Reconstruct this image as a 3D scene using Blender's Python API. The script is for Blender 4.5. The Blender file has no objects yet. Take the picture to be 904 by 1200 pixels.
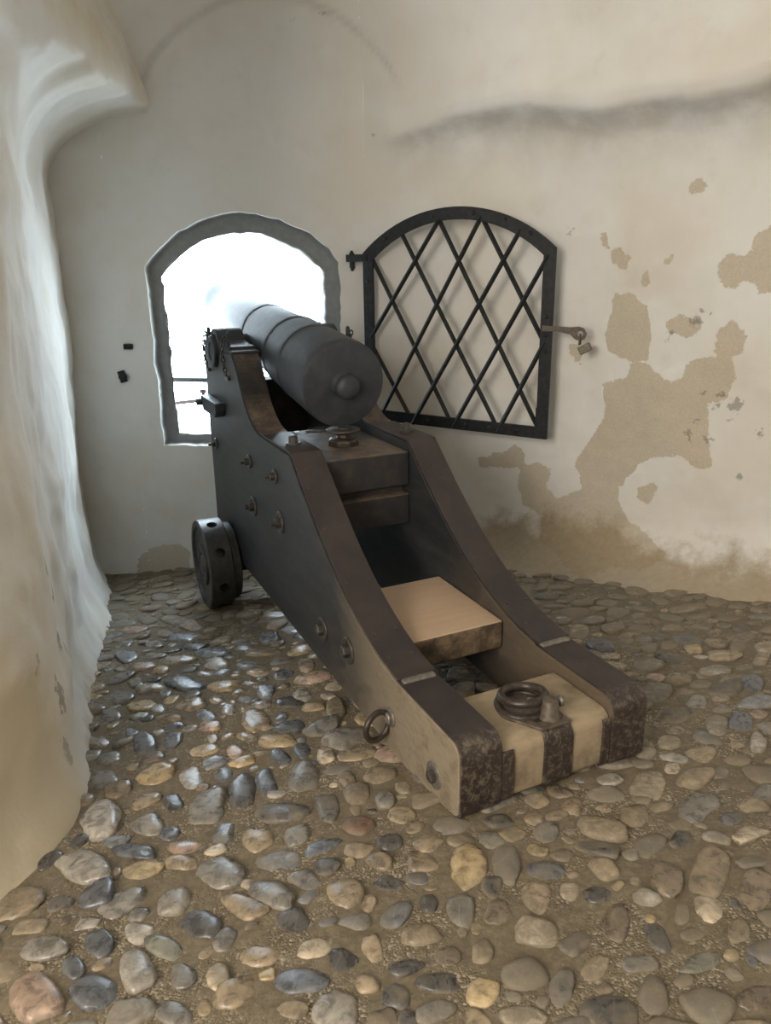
import bpy, bmesh, math, random
import numpy as np
from mathutils import Vector, Matrix, Euler

random.seed(7)
RNG = np.random.default_rng(11)
C = bpy.context.scene.collection
PI = math.pi

# ------------------------------------------------------------------ camera numbers
F, PITCH, ROLL, HC = 873.58, math.radians(17.833), math.radians(-0.9646), 1.5
YAW = math.radians(25.078)
FW = np.array([0, math.cos(PITCH), -math.sin(PITCH)])
UP0 = np.array([0, math.sin(PITCH), math.cos(PITCH)])
RT0 = np.array([1.0, 0, 0])
RT = math.cos(ROLL)*RT0 + math.sin(ROLL)*UP0
UP = -math.sin(ROLL)*RT0 + math.cos(ROLL)*UP0
EYE = np.array([0, 0, HC])
AX = np.array([-math.sin(YAW), math.cos(YAW), 0])       # towards the muzzle
LT = np.array([-math.cos(YAW), -math.sin(YAW), 0])      # towards the left cheek
ORG = np.array([0.50404, 1.90597, 0.0])
SLOPE = 0.135                                           # the floor falls towards the embrasure

def ray(p):
    return FW*F + RT*(p[0]-452) - UP*(p[1]-600)
NF = np.array([0, 0, 1.0]) + SLOPE*AX
def on_floor(p):
    d = ray(p); s = -((EYE-ORG) @ NF)/(d @ NF)
    return EYE + s*d
def floor_z(x, y):
    return -SLOPE*((x-ORG[0])*AX[0] + (y-ORG[1])*AX[1])

# ------------------------------------------------------------------ numpy noise
PERM = RNG.permutation(256)
def _hash(ix, iy, iz):
    return PERM[(PERM[(PERM[ix & 255] + iy) & 255] + iz) & 255]/255.0
def vnoise(p):
    i = np.floor(p).astype(int); f = p - i; f = f*f*(3-2*f)
    out = 0
    for dx in (0, 1):
        wx = f[..., 0] if dx else 1-f[..., 0]
        for dy in (0, 1):
            wy = f[..., 1] if dy else 1-f[..., 1]
            for dz in (0, 1):
                wz = f[..., 2] if dz else 1-f[..., 2]
                out = out + wx*wy*wz*_hash(i[..., 0]+dx, i[..., 1]+dy, i[..., 2]+dz)
    return out*2-1
def fbm(p, s, octv=3):
    p = np.asarray(p, float)*s + 31.7; a = 1.0; o = 0
    for _ in range(octv):
        o = o + a*vnoise(p); p = p*2.03 + 5.1; a *= .5
    return o
def sstep(a, b, x):
    t = np.clip((x-a)/(b-a), 0, 1); return t*t*(3-2*t)

# ------------------------------------------------------------------ object helpers
def tag(o, label=None, cat=None, group=None, kind=None):
    if label: o['label'] = label
    if cat: o['category'] = cat
    if group: o['group'] = group
    if kind: o['kind'] = kind
    return o
def empty(name, loc=(0, 0, 0), rotz=0.0):
    o = bpy.data.objects.new(name, None); C.objects.link(o)
    o.location = loc; o.rotation_euler = (0, 0, rotz); o.empty_display_size = .1
    return o
def link(name, me, mat=None, parent=None, smooth=True, bevel=0, seg=2):
    o = bpy.data.objects.new(name, me); C.objects.link(o)
    if mat: me.materials.append(mat)
    if smooth:
        me.polygons.foreach_set('use_smooth', [True]*len(me.polygons))
    if parent: o.parent = parent
    if bevel:
        m = o.modifiers.new('bevel', 'BEVEL'); m.width = bevel; m.segments = seg
        m.limit_method = 'ANGLE'; m.angle_limit = math.radians(40); m.harden_normals = True
    return o
def bm_obj(name, bm, mat=None, parent=None, smooth=False, bevel=0, seg=2):
    bmesh.ops.recalc_face_normals(bm, faces=bm.faces)
    me = bpy.data.meshes.new(name); bm.to_mesh(me); bm.free()
    if bevel: smooth = True
    return link(name, me, mat, parent, smooth, bevel, seg)
def np_mesh(name, verts, faces):
    me = bpy.data.meshes.new(name)
    me.from_pydata([tuple(v) for v in verts], [], [tuple(f) for f in faces])
    me.update(); return me
def attr(me, name, vals):
    a = me.attributes.new(name, 'FLOAT', 'POINT')
    a.data.foreach_set('value', np.asarray(vals, np.float32))

def add_box(bm, x0, x1, y0, y1, z0, z1, mat=None):
    v = [bm.verts.new((x, y, z)) for x in (x0, x1) for y in (y0, y1) for z in (z0, z1)]
    if mat is not None:
        for q in v: q.co = mat @ q.co
    for f in ((0, 1, 3, 2), (4, 6, 7, 5), (0, 4, 5, 1), (2, 3, 7, 6), (0, 2, 6, 4), (1, 5, 7, 3)):
        bm.faces.new([v[k] for k in f])
def add_prism(bm, prof, y0, y1):
    """profile in (x,z), run along y"""
    a = [bm.verts.new((x, y0, z)) for x, z in prof]
    b = [bm.verts.new((x, y1, z)) for x, z in prof]
    n = len(prof)
    bm.faces.new(a); bm.faces.new(b[::-1])
    for i in range(n):
        bm.faces.new([a[i], a[(i+1) % n], b[(i+1) % n], b[i]])
def add_lathe(bm, prof, n=48, M=None, close=True):
    """profile of (t, r): t along local x, revolved about x"""
    rings = []
    for t, r in prof:
        if r < 1e-6:
            rings.append([bm.verts.new((t, 0, 0))])
        else:
            rings.append([bm.verts.new((t, r*math.cos(2*PI*k/n), r*math.sin(2*PI*k/n))) for k in range(n)])
    for A, B in zip(rings, rings[1:]):
        for k in range(n):
            k2 = (k+1) % n
            if len(A) == 1 and len(B) == 1: continue
            if len(A) == 1: bm.faces.new([A[0], B[k], B[k2]])
            elif len(B) == 1: bm.faces.new([A[k], B[0], A[k2]])
            else: bm.faces.new([A[k], B[k], B[k2], A[k2]])
    if M is not None:
        for R in rings:
            for v in R: v.co = M @ v.co
def add_torus(bm, R, r, M, n=36, m=12, a0=0, a1=2*PI, sx=1.0, sz=1.0):
    """ring in local xy plane"""
    full = abs(a1-a0-2*PI) < 1e-6
    cnt = n if full else n+1
    rings = []
    for k in range(cnt):
        a = a0 + (a1-a0)*k/n
        ring = []
        for j in range(m):
            b = 2*PI*j/m
            p = Vector(((R+r*math.cos(b))*math.cos(a)*sx, (R+r*math.cos(b))*math.sin(a), r*math.sin(b)*sz))
            ring.append(bm.verts.new(M @ p))
        rings.append(ring)
    for k in range(n):
        A = rings[k]; B = rings[(k+1) % cnt]
        for j in range(m):
            bm.faces.new([A[j], B[j], B[(j+1) % m], A[(j+1) % m]])
    if not full:
        bm.faces.new(rings[0]); bm.faces.new(rings[-1][::-1])
def add_rod(bm, p, q, r, n=10):
    p = Vector(p); q = Vector(q); d = q-p
    M = Matrix.Translation(p) @ d.to_track_quat('X', 'Z').to_matrix().to_4x4()
    L = d.length
    add_lathe(bm, [(0, 0), (0, r), (L, r), (L, 0)], n, M)
def add_bar(bm, p, q, w, h, side):
    """rectangular bar from p to q, width w along `side`, height h"""
    p = Vector(p); q = Vector(q); d = (q-p).normalized(); s = Vector(side)
    s = (s - d*s.dot(d)).normalized(); t = d.cross(s)
    v = [bm.verts.new(e + s*a*w/2 + t*b*h/2) for e in (p, q) for a, b in ((-1, -1), (1, -1), (1, 1), (-1, 1))]
    for f in ((0, 1, 2, 3), (7, 6, 5, 4), (0, 4, 5, 1), (1, 5, 6, 2), (2, 6, 7, 3), (3, 7, 4, 0)):
        bm.faces.new([v[k] for k in f])
def tube_path(bm, pts, r, m=10):
    pts = [Vector(p) for p in pts]; rings = []
    for i, p in enumerate(pts):
        d = (pts[min(i+1, len(pts)-1)] - pts[max(i-1, 0)]).normalized()
        q = d.to_track_quat('X', 'Z').to_matrix()
        rings.append([bm.verts.new(p + q @ Vector((0, r*math.cos(2*PI*j/m), r*math.sin(2*PI*j/m)))) for j in range(m)])
    for A, B in zip(rings, rings[1:]):
        for j in range(m):
            bm.faces.new([A[j], B[j], B[(j+1) % m], A[(j+1) % m]])
    bm.faces.new(rings[0]); bm.faces.new(rings[-1][::-1])

# ------------------------------------------------------------------ materials
class NT:
    def __init__(s, name):
        s.m = bpy.data.materials.new(name); s.m.use_nodes = True
        s.t = s.m.node_tree; s.b = s.t.nodes['Principled BSDF']
    def n(s, typ, **kw):
        o = s.t.nodes.new(typ)
        for k, v in kw.items(): setattr(o, k, v)
        return o
    def L(s, a, b): s.t.links.new(a, b)
    def val(s, sock, v):
        if hasattr(v, 'is_output'): s.L(v, sock)
        else: sock.default_value = v
    def noise(s, scale, detail=4, rough=.55, vec=None, dist=0):
        o = s.n('ShaderNodeTexNoise'); o.inputs['Scale'].default_value = scale
        o.inputs['Detail'].default_value = detail; o.inputs['Roughness'].default_value = rough
        o.inputs['Distortion'].default_value = dist
        if vec is not None: s.L(vec, o.inputs['Vector'])
        return o.outputs['Fac']
    def coord(s): return s.n('ShaderNodeTexCoord').outputs['Object']
    def mapp(s, vec, scale):
        o = s.n('ShaderNodeMapping'); o.inputs['Scale'].default_value = scale; s.L(vec, o.inputs['Vector'])
        return o.outputs['Vector']
    def ramp(s, fac, a, b, lo=0.0, hi=1.0):
        o = s.n('ShaderNodeMapRange'); o.interpolation_type = 'SMOOTHSTEP'
        s.val(o.inputs['Value'], fac)
        o.inputs['From Min'].default_value = a; o.inputs['From Max'].default_value = b
        o.inputs['To Min'].default_value = lo; o.inputs['To Max'].default_value = hi
        return o.outputs['Result']
    def math(s, op, a, b=0.0, clamp=False):
        o = s.n('ShaderNodeMath', operation=op, use_clamp=clamp)
        s.val(o.inputs[0], a); s.val(o.inputs[1], b); return o.outputs[0]
    def mix(s, fac, a, b):
        o = s.n('ShaderNodeMix', data_type='RGBA')
        s.val(o.inputs['Factor'], fac)
        for k, v in ((6, a), (7, b)):
            if hasattr(v, 'is_output'): s.L(v, o.inputs[k])
            else: o.inputs[k].default_value = (*v, 1)
        return o.outputs[2]
    def attr(s, name):
        o = s.n('ShaderNodeAttribute'); o.attribute_name = name; return o
    def bump(s, h, strength=.3, dist=.01, prev=None):
        o = s.n('ShaderNodeBump'); o.inputs['Strength'].default_value = strength
        o.inputs['Distance'].default_value = dist; s.L(h, o.inputs['Height'])
        if prev is not None: s.L(prev, o.inputs['Normal'])
        return o.outputs['Normal']
    def out(s, col, rough, normal=None, metal=0.0, spec=.5):
        if hasattr(col, 'is_output'): s.L(col, s.b.inputs['Base Color'])
        else: s.b.inputs['Base Color'].default_value = (*col, 1)
        s.val(s.b.inputs['Roughness'], rough); s.val(s.b.inputs['Metallic'], metal)
        s.b.inputs['Specular IOR Level'].default_value = spec
        if normal is not None: s.L(normal, s.b.inputs['Normal'])
        return s.m

def plaster_mat(name, white, warm, peel=True):
    k = NT(name); v = k.coord()
    n1 = k.noise(1.3, 4, .6, v); n2 = k.noise(7, 5, .6, v); n3 = k.noise(60, 4, .6, v); n4 = k.noise(260, 2, .5, v)
    col = k.mix(k.ramp(n1, .38, .66), white, warm)
    col = k.mix(k.math('MULTIPLY', k.ramp(n2, .55, .75), .25), col, tuple(c*.86 for c in warm))
    # patches where the limewash has come off
    p = k.attr('peel').outputs['Fac']
    pn = k.math('ADD', p, k.math('MULTIPLY', k.math('SUBTRACT', k.noise(22, 6, .65, v), .5), .07))
    mask = k.ramp(pn, -.002, .004)
    grain = k.mix(n3, (.40, .335, .245), (.58, .50, .38))
    grain = k.mix(k.ramp(n4, .52, .68), grain, (.63, .56, .44))
    if peel: col = k.mix(k.math('MULTIPLY', mask, .80), col, grain)
    hmask = k.ramp(k.math('ADD', k.attr('hole').outputs['Fac'], k.math('MULTIPLY', k.math('SUBTRACT', k.noise(34, 6, .7, v), .5), .14)), -.004, .010)
    col = k.mix(k.math('MULTIPLY', hmask, .55), col, (.14, .135, .12))
    # soil splashed up from the floor
    h = k.attr('hgt').outputs['Fac']
    hd = k.math('ADD', h, k.math('MULTIPLY', k.math('SUBTRACT', k.noise(5, 5, .65, v), .5), .5))
    dm = k.ramp(hd, .02, .2, 1, 0)
    soil = k.mix(k.noise(30, 5, .6, v), (.24, .18, .105), (.42, .33, .21))
    col = k.mix(k.math('MULTIPLY', dm, .85), col, soil)
    # ochre under-coat on the pier
    o = k.attr('ochre').outputs['Fac']
    om = k.ramp(k.math('ADD', o, k.math('MULTIPLY', k.math('SUBTRACT', k.noise(4, 5, .6, v), .5), .9)), .35, .75)
    col = k.mix(k.math('MULTIPLY', om, .75), col, (.66, .57, .40))
    st = k.attr('stone').outputs['Fac']
    col = k.mix(st, col, k.mix(k.noise(24, 6, .7, v), (.17, .18, .185), (.36, .36, .35)))
    # grey tint: shade painted under the ledge, a crack line, a pier band
    s = k.attr('grey_tint').outputs['Fac']
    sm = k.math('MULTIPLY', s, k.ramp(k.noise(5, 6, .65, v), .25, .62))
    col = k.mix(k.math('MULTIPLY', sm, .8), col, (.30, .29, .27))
    hgt = k.math('ADD', k.math('MULTIPLY', n2, .5), k.math('MULTIPLY', n3, .12))
    b = k.bump(hgt, .35, .02)
    hm = k.math('SUBTRACT', k.math('MULTIPLY', n4, .25), mask) if peel else n4
    b = k.bump(hm, .35, .004, b)
    return k.out(col, .9, b, spec=.2)

M_WALL = plaster_mat('limewash', (.76, .755, .735), (.71, .68, .62))
M_PIER = plaster_mat('limewash_pier', (.80, .79, .75), (.76, .72, .63))

def mortar_mat():
    k = NT('sandy_mortar'); v = k.coord()
    n1 = k.noise(3, 5, .6, v); n2 = k.noise(45, 5, .65, v)
    vo = k.n('ShaderNodeTexVoronoi'); vo.inputs['Scale'].default_value = 170; k.L(v, vo.inputs['Vector'])
    col = k.mix(n1, (.175, .142, .094), (.25, .212, .152))
    col = k.mix(k.ramp(n2, .35, .7), (.15, .12, .08), col)
    gm = k.ramp(k.noise(6, 4, .6, v), .42, .62)
    g = k.n('ShaderNodeSeparateColor'); k.L(vo.outputs['Color'], g.inputs['Color'])
    col = k.mix(k.math('MULTIPLY', k.math('MULTIPLY', k.ramp(g.outputs[0], .72, .86), gm), .6), col, (.52, .46, .36))
    col = k.mix(k.math('MULTIPLY', k.ramp(g.outputs[1], .82, .95), .6), col, (.14, .11, .08))
    h = k.math('ADD', k.math('MULTIPLY', k.math('MULTIPLY', vo.outputs['Distance'], gm), -1.2), k.math('ADD', k.math('MULTIPLY', n2, 1.2), n1))
    return k.out(col, .8, k.bump(h, .55, .006), spec=.3)
M_MORTAR = mortar_mat()

def stone_mat():
    k = NT('river_cobble'); v = k.coord()
    a = k.attr('scol'); a2 = k.attr('sdust').outputs['Fac']
    n1 = k.noise(26, 6, .65, v, .6); n2 = k.noise(120, 4, .6, v)
    mul = k.n('ShaderNodeMix', data_type='RGBA', blend_type='MULTIPLY'); mul.inputs['Factor'].default_value = 1
    k.L(a.outputs['Color'], mul.inputs[6]); k.L(k.mix(k.ramp(n1, .3, .7), (.52, .52, .52), (1.42, 1.38, 1.32)), mul.inputs[7])
    col = mul.outputs[2]
    wv = k.n('ShaderNodeTexWave'); wv.inputs['Scale'].default_value = 9; wv.inputs['Distortion'].default_value = 9
    wv.inputs['Detail'].default_value = 3; k.L(v, wv.inputs['Vector'])
    col = k.mix(k.math('MULTIPLY', k.ramp(wv.outputs['Fac'], .95, 1), .10), col, (.55, .52, .47))
    d = k.math('ADD', a2, k.math('MULTIPLY', k.math('SUBTRACT', k.noise(22, 7, .72, v, .8), .5), 1.9))
    dm = k.math('MULTIPLY', k.ramp(d, .30, .90), .88)
    col = k.mix(dm, col, k.mix(n2, (.165, .138, .098), (.245, .208, .152)))
    r = k.math('ADD', k.ramp(dm, 0, .7, .20, .72), k.math('MULTIPLY', n1, .16))
    h = k.math('ADD', n1, k.math('MULTIPLY', n2, .25))
    return k.out(col, r, k.bump(h, .25, .006), spec=.5)
M_STONE = stone_mat()

def iron_mat(name, col, col2, rough=.45, bump=.2, scale=30, metal=0.0, spec=.5):
    k = NT(name); v = k.coord()
    n = k.noise(scale, 6, .65, v); n2 = k.noise(scale*7, 3, .6, v)
    c = k.mix(k.ramp(n, .4, .7), col, col2)
    return k.out(c, k.math('ADD', k.math('MULTIPLY', n2, .25), rough-.12), k.bump(k.math('ADD', n, k.math('MULTIPLY', n2, .3)), bump, .004), metal, spec)
M_GUN = iron_mat('gun_iron', (.030, .035, .043), (.048, .053, .060), .50, .12, 16, .0, .4)
M_GRILLE = iron_mat('black_grille_iron', (.010, .012, .014), (.024, .026, .028), .52, .25, 40, 0, .3)
M_BOLT = iron_mat('bolt_iron', (.035, .033, .032), (.085, .070, .055), .38, .25, 60)
M_RING = iron_mat('ring_iron', (.028, .022, .018), (.075, .055, .040), .36, .25, 50)
M_WHEEL = iron_mat('wheel_iron', (.035, .036, .038), (.075, .068, .060), .42, .2, 26)
M_STEEL = iron_mat('worn_steel', (.16, .15, .135), (.28, .25, .20), .38, .2, 60, .4)
M_LOCK = iron_mat('padlock_metal', (.12, .105, .08), (.20, .175, .13), .4, .15, 70, .3)
M_RUST = iron_mat('rusty_hasp', (.075, .060, .045), (.14, .11, .08), .5, .2, 60)
M_BARWIN = iron_mat('weathered_bar', (.03, .034, .038), (.06, .06, .06), .6, .2, 30)
M_RAIL = iron_mat('rusty_rail', (.045, .028, .024), (.07, .045, .038), .7, .2, 30)

def cheek_mat():
    k = NT('painted_cheek_wood'); v = k.coord()
    sp = k.n('ShaderNodeSeparateXYZ'); k.L(v, sp.inputs[0])
    u = sp.outputs['X']
    g = k.noise(9, 6, .65, k.mapp(v, (.35, 1, 1.6))); fine = k.noise(75, 5, .65, k.mapp(v, (.3, 1, 1)))
    dark = k.mix(k.ramp(g, .35, .7), (.017, .019, .022), (.040, .039, .039))
    tan = k.mix(fine, (.19, .155, .105), (.38, .315, .23))
    st = k.noise(16, 7, .72, k.mapp(v, (.6, 1, .8)), .5)
    wear = k.math('ADD', k.ramp(u, .0, 1.45, 1, 0), k.math('MULTIPLY', k.math('SUBTRACT', st, .5), .9))
    wm = k.ramp(wear, .15, .98)
    tan = k.mix(k.math('MULTIPLY', k.ramp(st, .42, .66), .6), tan, (.12, .09, .06))
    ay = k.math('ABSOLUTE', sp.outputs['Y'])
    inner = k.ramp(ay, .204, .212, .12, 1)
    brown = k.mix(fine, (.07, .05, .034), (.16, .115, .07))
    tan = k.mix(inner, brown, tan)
    col = k.mix(k.math('MULTIPLY', wm, .92), dark, tan)
    scr = k.ramp(k.noise(160, 3, .6, k.mapp(v, (.25, 1, 1))), .66, .72)
    col = k.mix(k.math('MULTIPLY', scr, .3), col, (.30, .25, .18))
    r = k.math('ADD', k.ramp(wm, 0, 1, .40, .68), k.math('MULTIPLY', fine, .1))
    return k.out(col, r, k.bump(k.math('ADD', g, k.math('MULTIPLY', fine, .4)), .2, .006), spec=.5)
M_CHEEK = cheek_mat()
def plate_mat():
    k = NT('painted_iron_plate'); v = k.coord()
    n = k.noise(8, 6, .65, v); f = k.noise(70, 5, .7, v); f2 = k.noise(48, 7, .75, v, .5)
    col = k.mix(k.ramp(n, .35, .7), (.027, .0195, .0185), (.044, .033, .030))
    col = k.mix(k.math('MULTIPLY', k.ramp(f, .63, .72), .5), col, (.22, .17, .12))
    sp = k.n('ShaderNodeSeparateXYZ'); k.L(v, sp.inputs[0])
    rear = k.ramp(sp.outputs['X'], .0, .08, 1, 0)
    col = k.mix(k.math('MULTIPLY', k.math('MULTIPLY', rear, k.ramp(f2, .47, .62)), .75), col, (.17, .135, .095))
    return k.out(col, k.math('ADD', k.math('MULTIPLY', f, .2), .38), k.bump(k.math('ADD', f, f2), .25, .003), spec=.5)
M_PLATE = plate_mat()
def wood_mat(name, a, b, dirt, amt=.5):
    k = NT(name); v = k.coord()
    g = k.noise(7, 6, .6, k.mapp(v, (6, .6, 6))); f = k.noise(60, 5, .65, k.mapp(v, (1, .25, 1))); n = k.noise(5, 5, .65, v)
    col = k.mix(g, a, b); col = k.mix(k.math('MULTIPLY', k.ramp(f, .5, .75), .3), col, dirt)
    col = k.mix(k.math('MULTIPLY', k.ramp(n, .45, .7), amt), col, dirt)
    return k.out(col, .72, k.bump(k.math('ADD', g, f), .15, .004), spec=.3)
M_STEP = wood_mat('bare_step_wood', (.43, .30, .20), (.52, .385, .27), (.36, .25, .165), .5)
M_DARKWOOD = wood_mat('dark_painted_board', (.030, .028, .028), (.055, .048, .044), (.13, .095, .065), .5)
M_TAILW = wood_mat('worn_tail_wood', (.30, .235, .155), (.41, .33, .23), (.13, .10, .065), .85)
def side_mat():                                        # boards: bare on top, painted on the edge
    k = NT('part_painted_board'); v = k.coord()
    ge = k.n('ShaderNodeNewGeometry'); sp = k.n('ShaderNodeSeparateXYZ'); k.L(ge.outputs['True Normal'], sp.inputs[0])
    g = k.noise(7, 6, .6, k.mapp(v, (6, .6, 6))); n = k.noise(14, 6, .7, v)
    top = k.mix(g, (.43, .30, .20), (.54, .395, .275))
    edge = k.mix(k.ramp(n, .35, .7), (.055, .042, .03), (.21, .15, .09))
    col = k.mix(k.ramp(sp.outputs['Z'], .55, .85), edge, top)
    return k.out(col, .7, k.bump(g, .15, .004), spec=.3)
M_BOARD = side_mat()
def transom_mat():
    k = NT('scuffed_transom'); v = k.coord()
    ge = k.n('ShaderNodeNewGeometry'); sp = k.n('ShaderNodeSeparateXYZ'); k.L(ge.outputs['True Normal'], sp.inputs[0])
    n = k.noise(14, 6, .7, v); g = k.noise(7, 6, .6, k.mapp(v, (6, .6, 6)))
    top = k.mix(k.ramp(n, .35, .65), (.075, .062, .055), (.20, .145, .10))
    edge = k.mix(k.ramp(n, .4, .75), (.022, .022, .024), (.050, .042, .036))
    col = k.mix(k.ramp(sp.outputs['Z'], .55, .85), edge, top)
    return k.out(col, .5, k.bump(g, .15, .004), spec=.4)
M_TRANSOM = transom_mat()

# ================================================================== SETTING
# ---- plan of the walls
WP = np.array([(-2.5, 4.93), (-1.7, 4.92), (-.9, 4.92), (-.25, 4.92), (.15, 4.89), (.45, 4.80), (.72, 4.67),
               (1.05, 4.43), (1.4, 4.13), (1.8, 3.8), (2.3, 3.42), (3.0, 2.9)])
LP = np.array([(-2.10, 5.05), (-2.03, 4.80), (-1.80, 4.16), (-1.57, 3.54), (-1.33, 2.85), (-1.14, 2.33), (-1.04, 2.0),
               (-1.02, 1.75), (-1.08, 1.52), (-1.25, 1.33), (-1.55, 1.2), (-2.2, 1.12), (-3.0, 1.1)])
def chaikin(P, n=3):
    for _ in range(n):
        Q = [P[0]]
        for a, b in zip(P, P[1:]): Q += [a*.75+b*.25, a*.25+b*.75]
        P = np.array(Q+[P[-1]])
    return P
class Plan:
    def __init__(s, P):
        s.P = chaikin(P); d = np.linalg.norm(np.diff(s.P, axis=0), axis=1)
        s.s = np.concatenate([[0], np.cumsum(d)]); s.len = s.s[-1]
    def at(s, q):
        return np.stack([np.interp(q, s.s, s.P[:, 0]), np.interp(q, s.s, s.P[:, 1])], -1)
    def nrm(s, q, sgn):
        t = s.at(np.asarray(q)+.01) - s.at(np.asarray(q)-.01); t /= np.linalg.norm(t, axis=-1, keepdims=True)
        return np.stack([t[..., 1], -t[..., 0]], -1)*sgn
    def hit(s, p, off=0.0):
        """where the sight line of photo pixel p meets the wall: (s, z)"""
        d = ray(p)
        best = None
        for i in range(len(s.P)-1):
            a, b = s.P[i], s.P[i+1]; e = b-a
            det = d[0]*(-e[1]) + e[0]*d[1]
            if abs(det) < 1e-9: continue
            k = (a[0]*(-e[1]) + e[0]*a[1])/det
            w = (d[0]*a[1] - d[1]*a[0])/det
            if k > 0 and -.001 <= w <= 1.001 and (best is None or k < best[0]):
                best = (k, s.s[i]+w*np.linalg.norm(e), HC + k*d[2])
        return best[1:]
WALL = Plan(WP); PIER = Plan(LP)

def sdf(poly, S, Z):
    """signed distance, positive inside"""
    P = np.array(poly); inside = np.zeros(S.shape, bool); dist = np.full(S.shape, 1e9)
    for a, b in zip(P, np.roll(P, -1, axis=0)):
        e = b-a; L2 = e @ e + 1e-12
        t = np.clip(((S-a[0])*e[0] + (Z-a[1])*e[1])/L2, 0, 1)
        dist = np.minimum(dist, np.hypot(S-a[0]-t*e[0], Z-a[1]-t*e[1]))
        c = ((a[1] > Z) != (b[1] > Z)) & (S < (b[0]-a[0])*(Z-a[1])/((b[1]-a[1]) + 1e-12) + a[0])
        inside ^= c
    return np.where(inside, dist, -dist)
def cc(L, s, ox, oy): return [(x/s+ox, y/s+oy) for x, y in L]
K8 = (2.483, 540, 250)
PEELS = [
 cc([(500,430),(545,440),(575,465),(620,492),(645,480),(660,430),(740,415),(745,345),(790,310),(835,350),(825,405),(790,420),(800,480),(780,540),(715,560),(720,640),(735,740),(690,745),(640,705),(580,710),(545,712),(500,755),(460,800),(462,850),(500,900),(560,940),(620,985),(560,1010),(480,1000),(420,1020),(350,1000),(300,965),(245,940),(240,880),(180,850),(165,790),(170,745),(110,740),(50,740),(45,715),(130,690),(160,672),(185,700),(180,730),(225,725),(260,745),(250,800),(275,832),(345,805),(345,760),(330,720),(380,660),(420,590),(415,490),(430,490),(480,480),(495,455)], *K8),
 cc([(450,230),(500,235),(545,270),(555,330),(545,425),(500,430),(430,405),(420,350),(435,290)], *K8),
 cc([(750,150),(770,120),(840,120),(860,60),(904,35),(960,30),(960,260),(904,235),(870,230),(850,205),(820,195),(790,225),(755,200)], *K8),
 cc([(590,320),(640,295),(690,305),(700,335),(670,360),(610,350)], *K8),
 cc([(440,110),(470,100),(500,130),(480,165),(440,140)], *K8),
 cc([(405,60),(425,55),(435,100),(415,95)], *K8), cc([(588,135),(622,118),(622,145),(595,157)], *K8),
 cc([(530,175),(550,170),(555,210),(535,215)], *K8), cc([(315,375),(360,390),(350,440),(315,410)], *K8),
 cc([(515,800),(560,785),(575,800),(550,850),(515,830)], *K8),
 cc([(722,400),(745,388),(765,405),(755,422),(722,420)], 1.868, 420, 0),
 cc([(460,498),(474,498),(474,515),(460,515)], 1.868, 420, 0),
 [(163,652),(180,640),(212,637),(224,645),(224,672),(163,672)],
]
HOLES = [(800,560,.045),(742,560,.02),(755,527,.024),(720,655,.026),(660,640,.018),(685,605,.018),(810,770,.022),(682,318,.035),(700,285,.015),(612,347,.02),(730,302,.012),(665,660,.012),(598,370,.010),(710,525,.016),(870,640,.02),(785,605,.014)]
HOLES = [(x/K8[0]+K8[1], y/K8[0]+K8[2], r) for x, y, r in HOLES] + [(262,6,.02),(283,27,.008),(380,22,.014),(345,30,.008),(440,158,.012),(455,160,.008)]

def lip_z(x): return 2.275 + .025*np.sin(x*3.1) + .05*fbm(np.stack([x*2.6, x*0, x*0], -1), 1.0, 4)
def wall_offset(S, Z):
    """how far the back/right wall surface stands out from its plan line"""
    xy = WALL.at(S); x = xy[..., 0]
    P3 = np.stack([xy[..., 0], xy[..., 1], Z], -1)
    o = .022*fbm(P3, 1.6, 3) + .006*fbm(P3, 9, 3)
    near_win = sstep(.25, .0, np.maximum(np.abs(x+.87)-.70, np.maximum(Z-1.95, .3-Z)))
    o = o*(1-.75*near_win)
    # the vault's springing: a ledge running along the right side
    lip = lip_z(x)
    amp = .21*sstep(-.12, .9, x)+.07*sstep(-.12, .1, x)
    below = .52*np.clip(1+(Z-lip)/.42, 0, 1)**2.0 + .48*np.clip(1+(Z-lip)/.13, 0, 1)**2.2
    above = 1 + .10*sstep(0, .06, Z-lip) - .40*sstep(.05, .40, Z-lip)
    o = o + amp*np.where(Z < lip, below, above)
    # the vault leans over the room
    o = o + .55*np.clip(Z-2.45, 0, 2)**1.7
    # corner with the left-hand springing
    o = o + .26*sstep(-.95, -1.62, x)*sstep(2.35, 2.75, Z)
    # rubble skirt
    h = Z - floor_z(xy[..., 0], xy[..., 1])
    sk = .30*sstep(.2, 1.0, x) + .03
    o = o + sk*np.clip(1-h/.38, 0, 1.3)**2.4*(1+.25*fbm(P3, 4, 3))
    return o
def wall_point(S, Z):
    xy = WALL.at(S); n = WALL.nrm(S, 1.0); o = wall_offset(S, Z)
    return np.stack([xy[..., 0]+n[..., 0]*o, xy[..., 1]+n[..., 1]*o, Z], -1)
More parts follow.
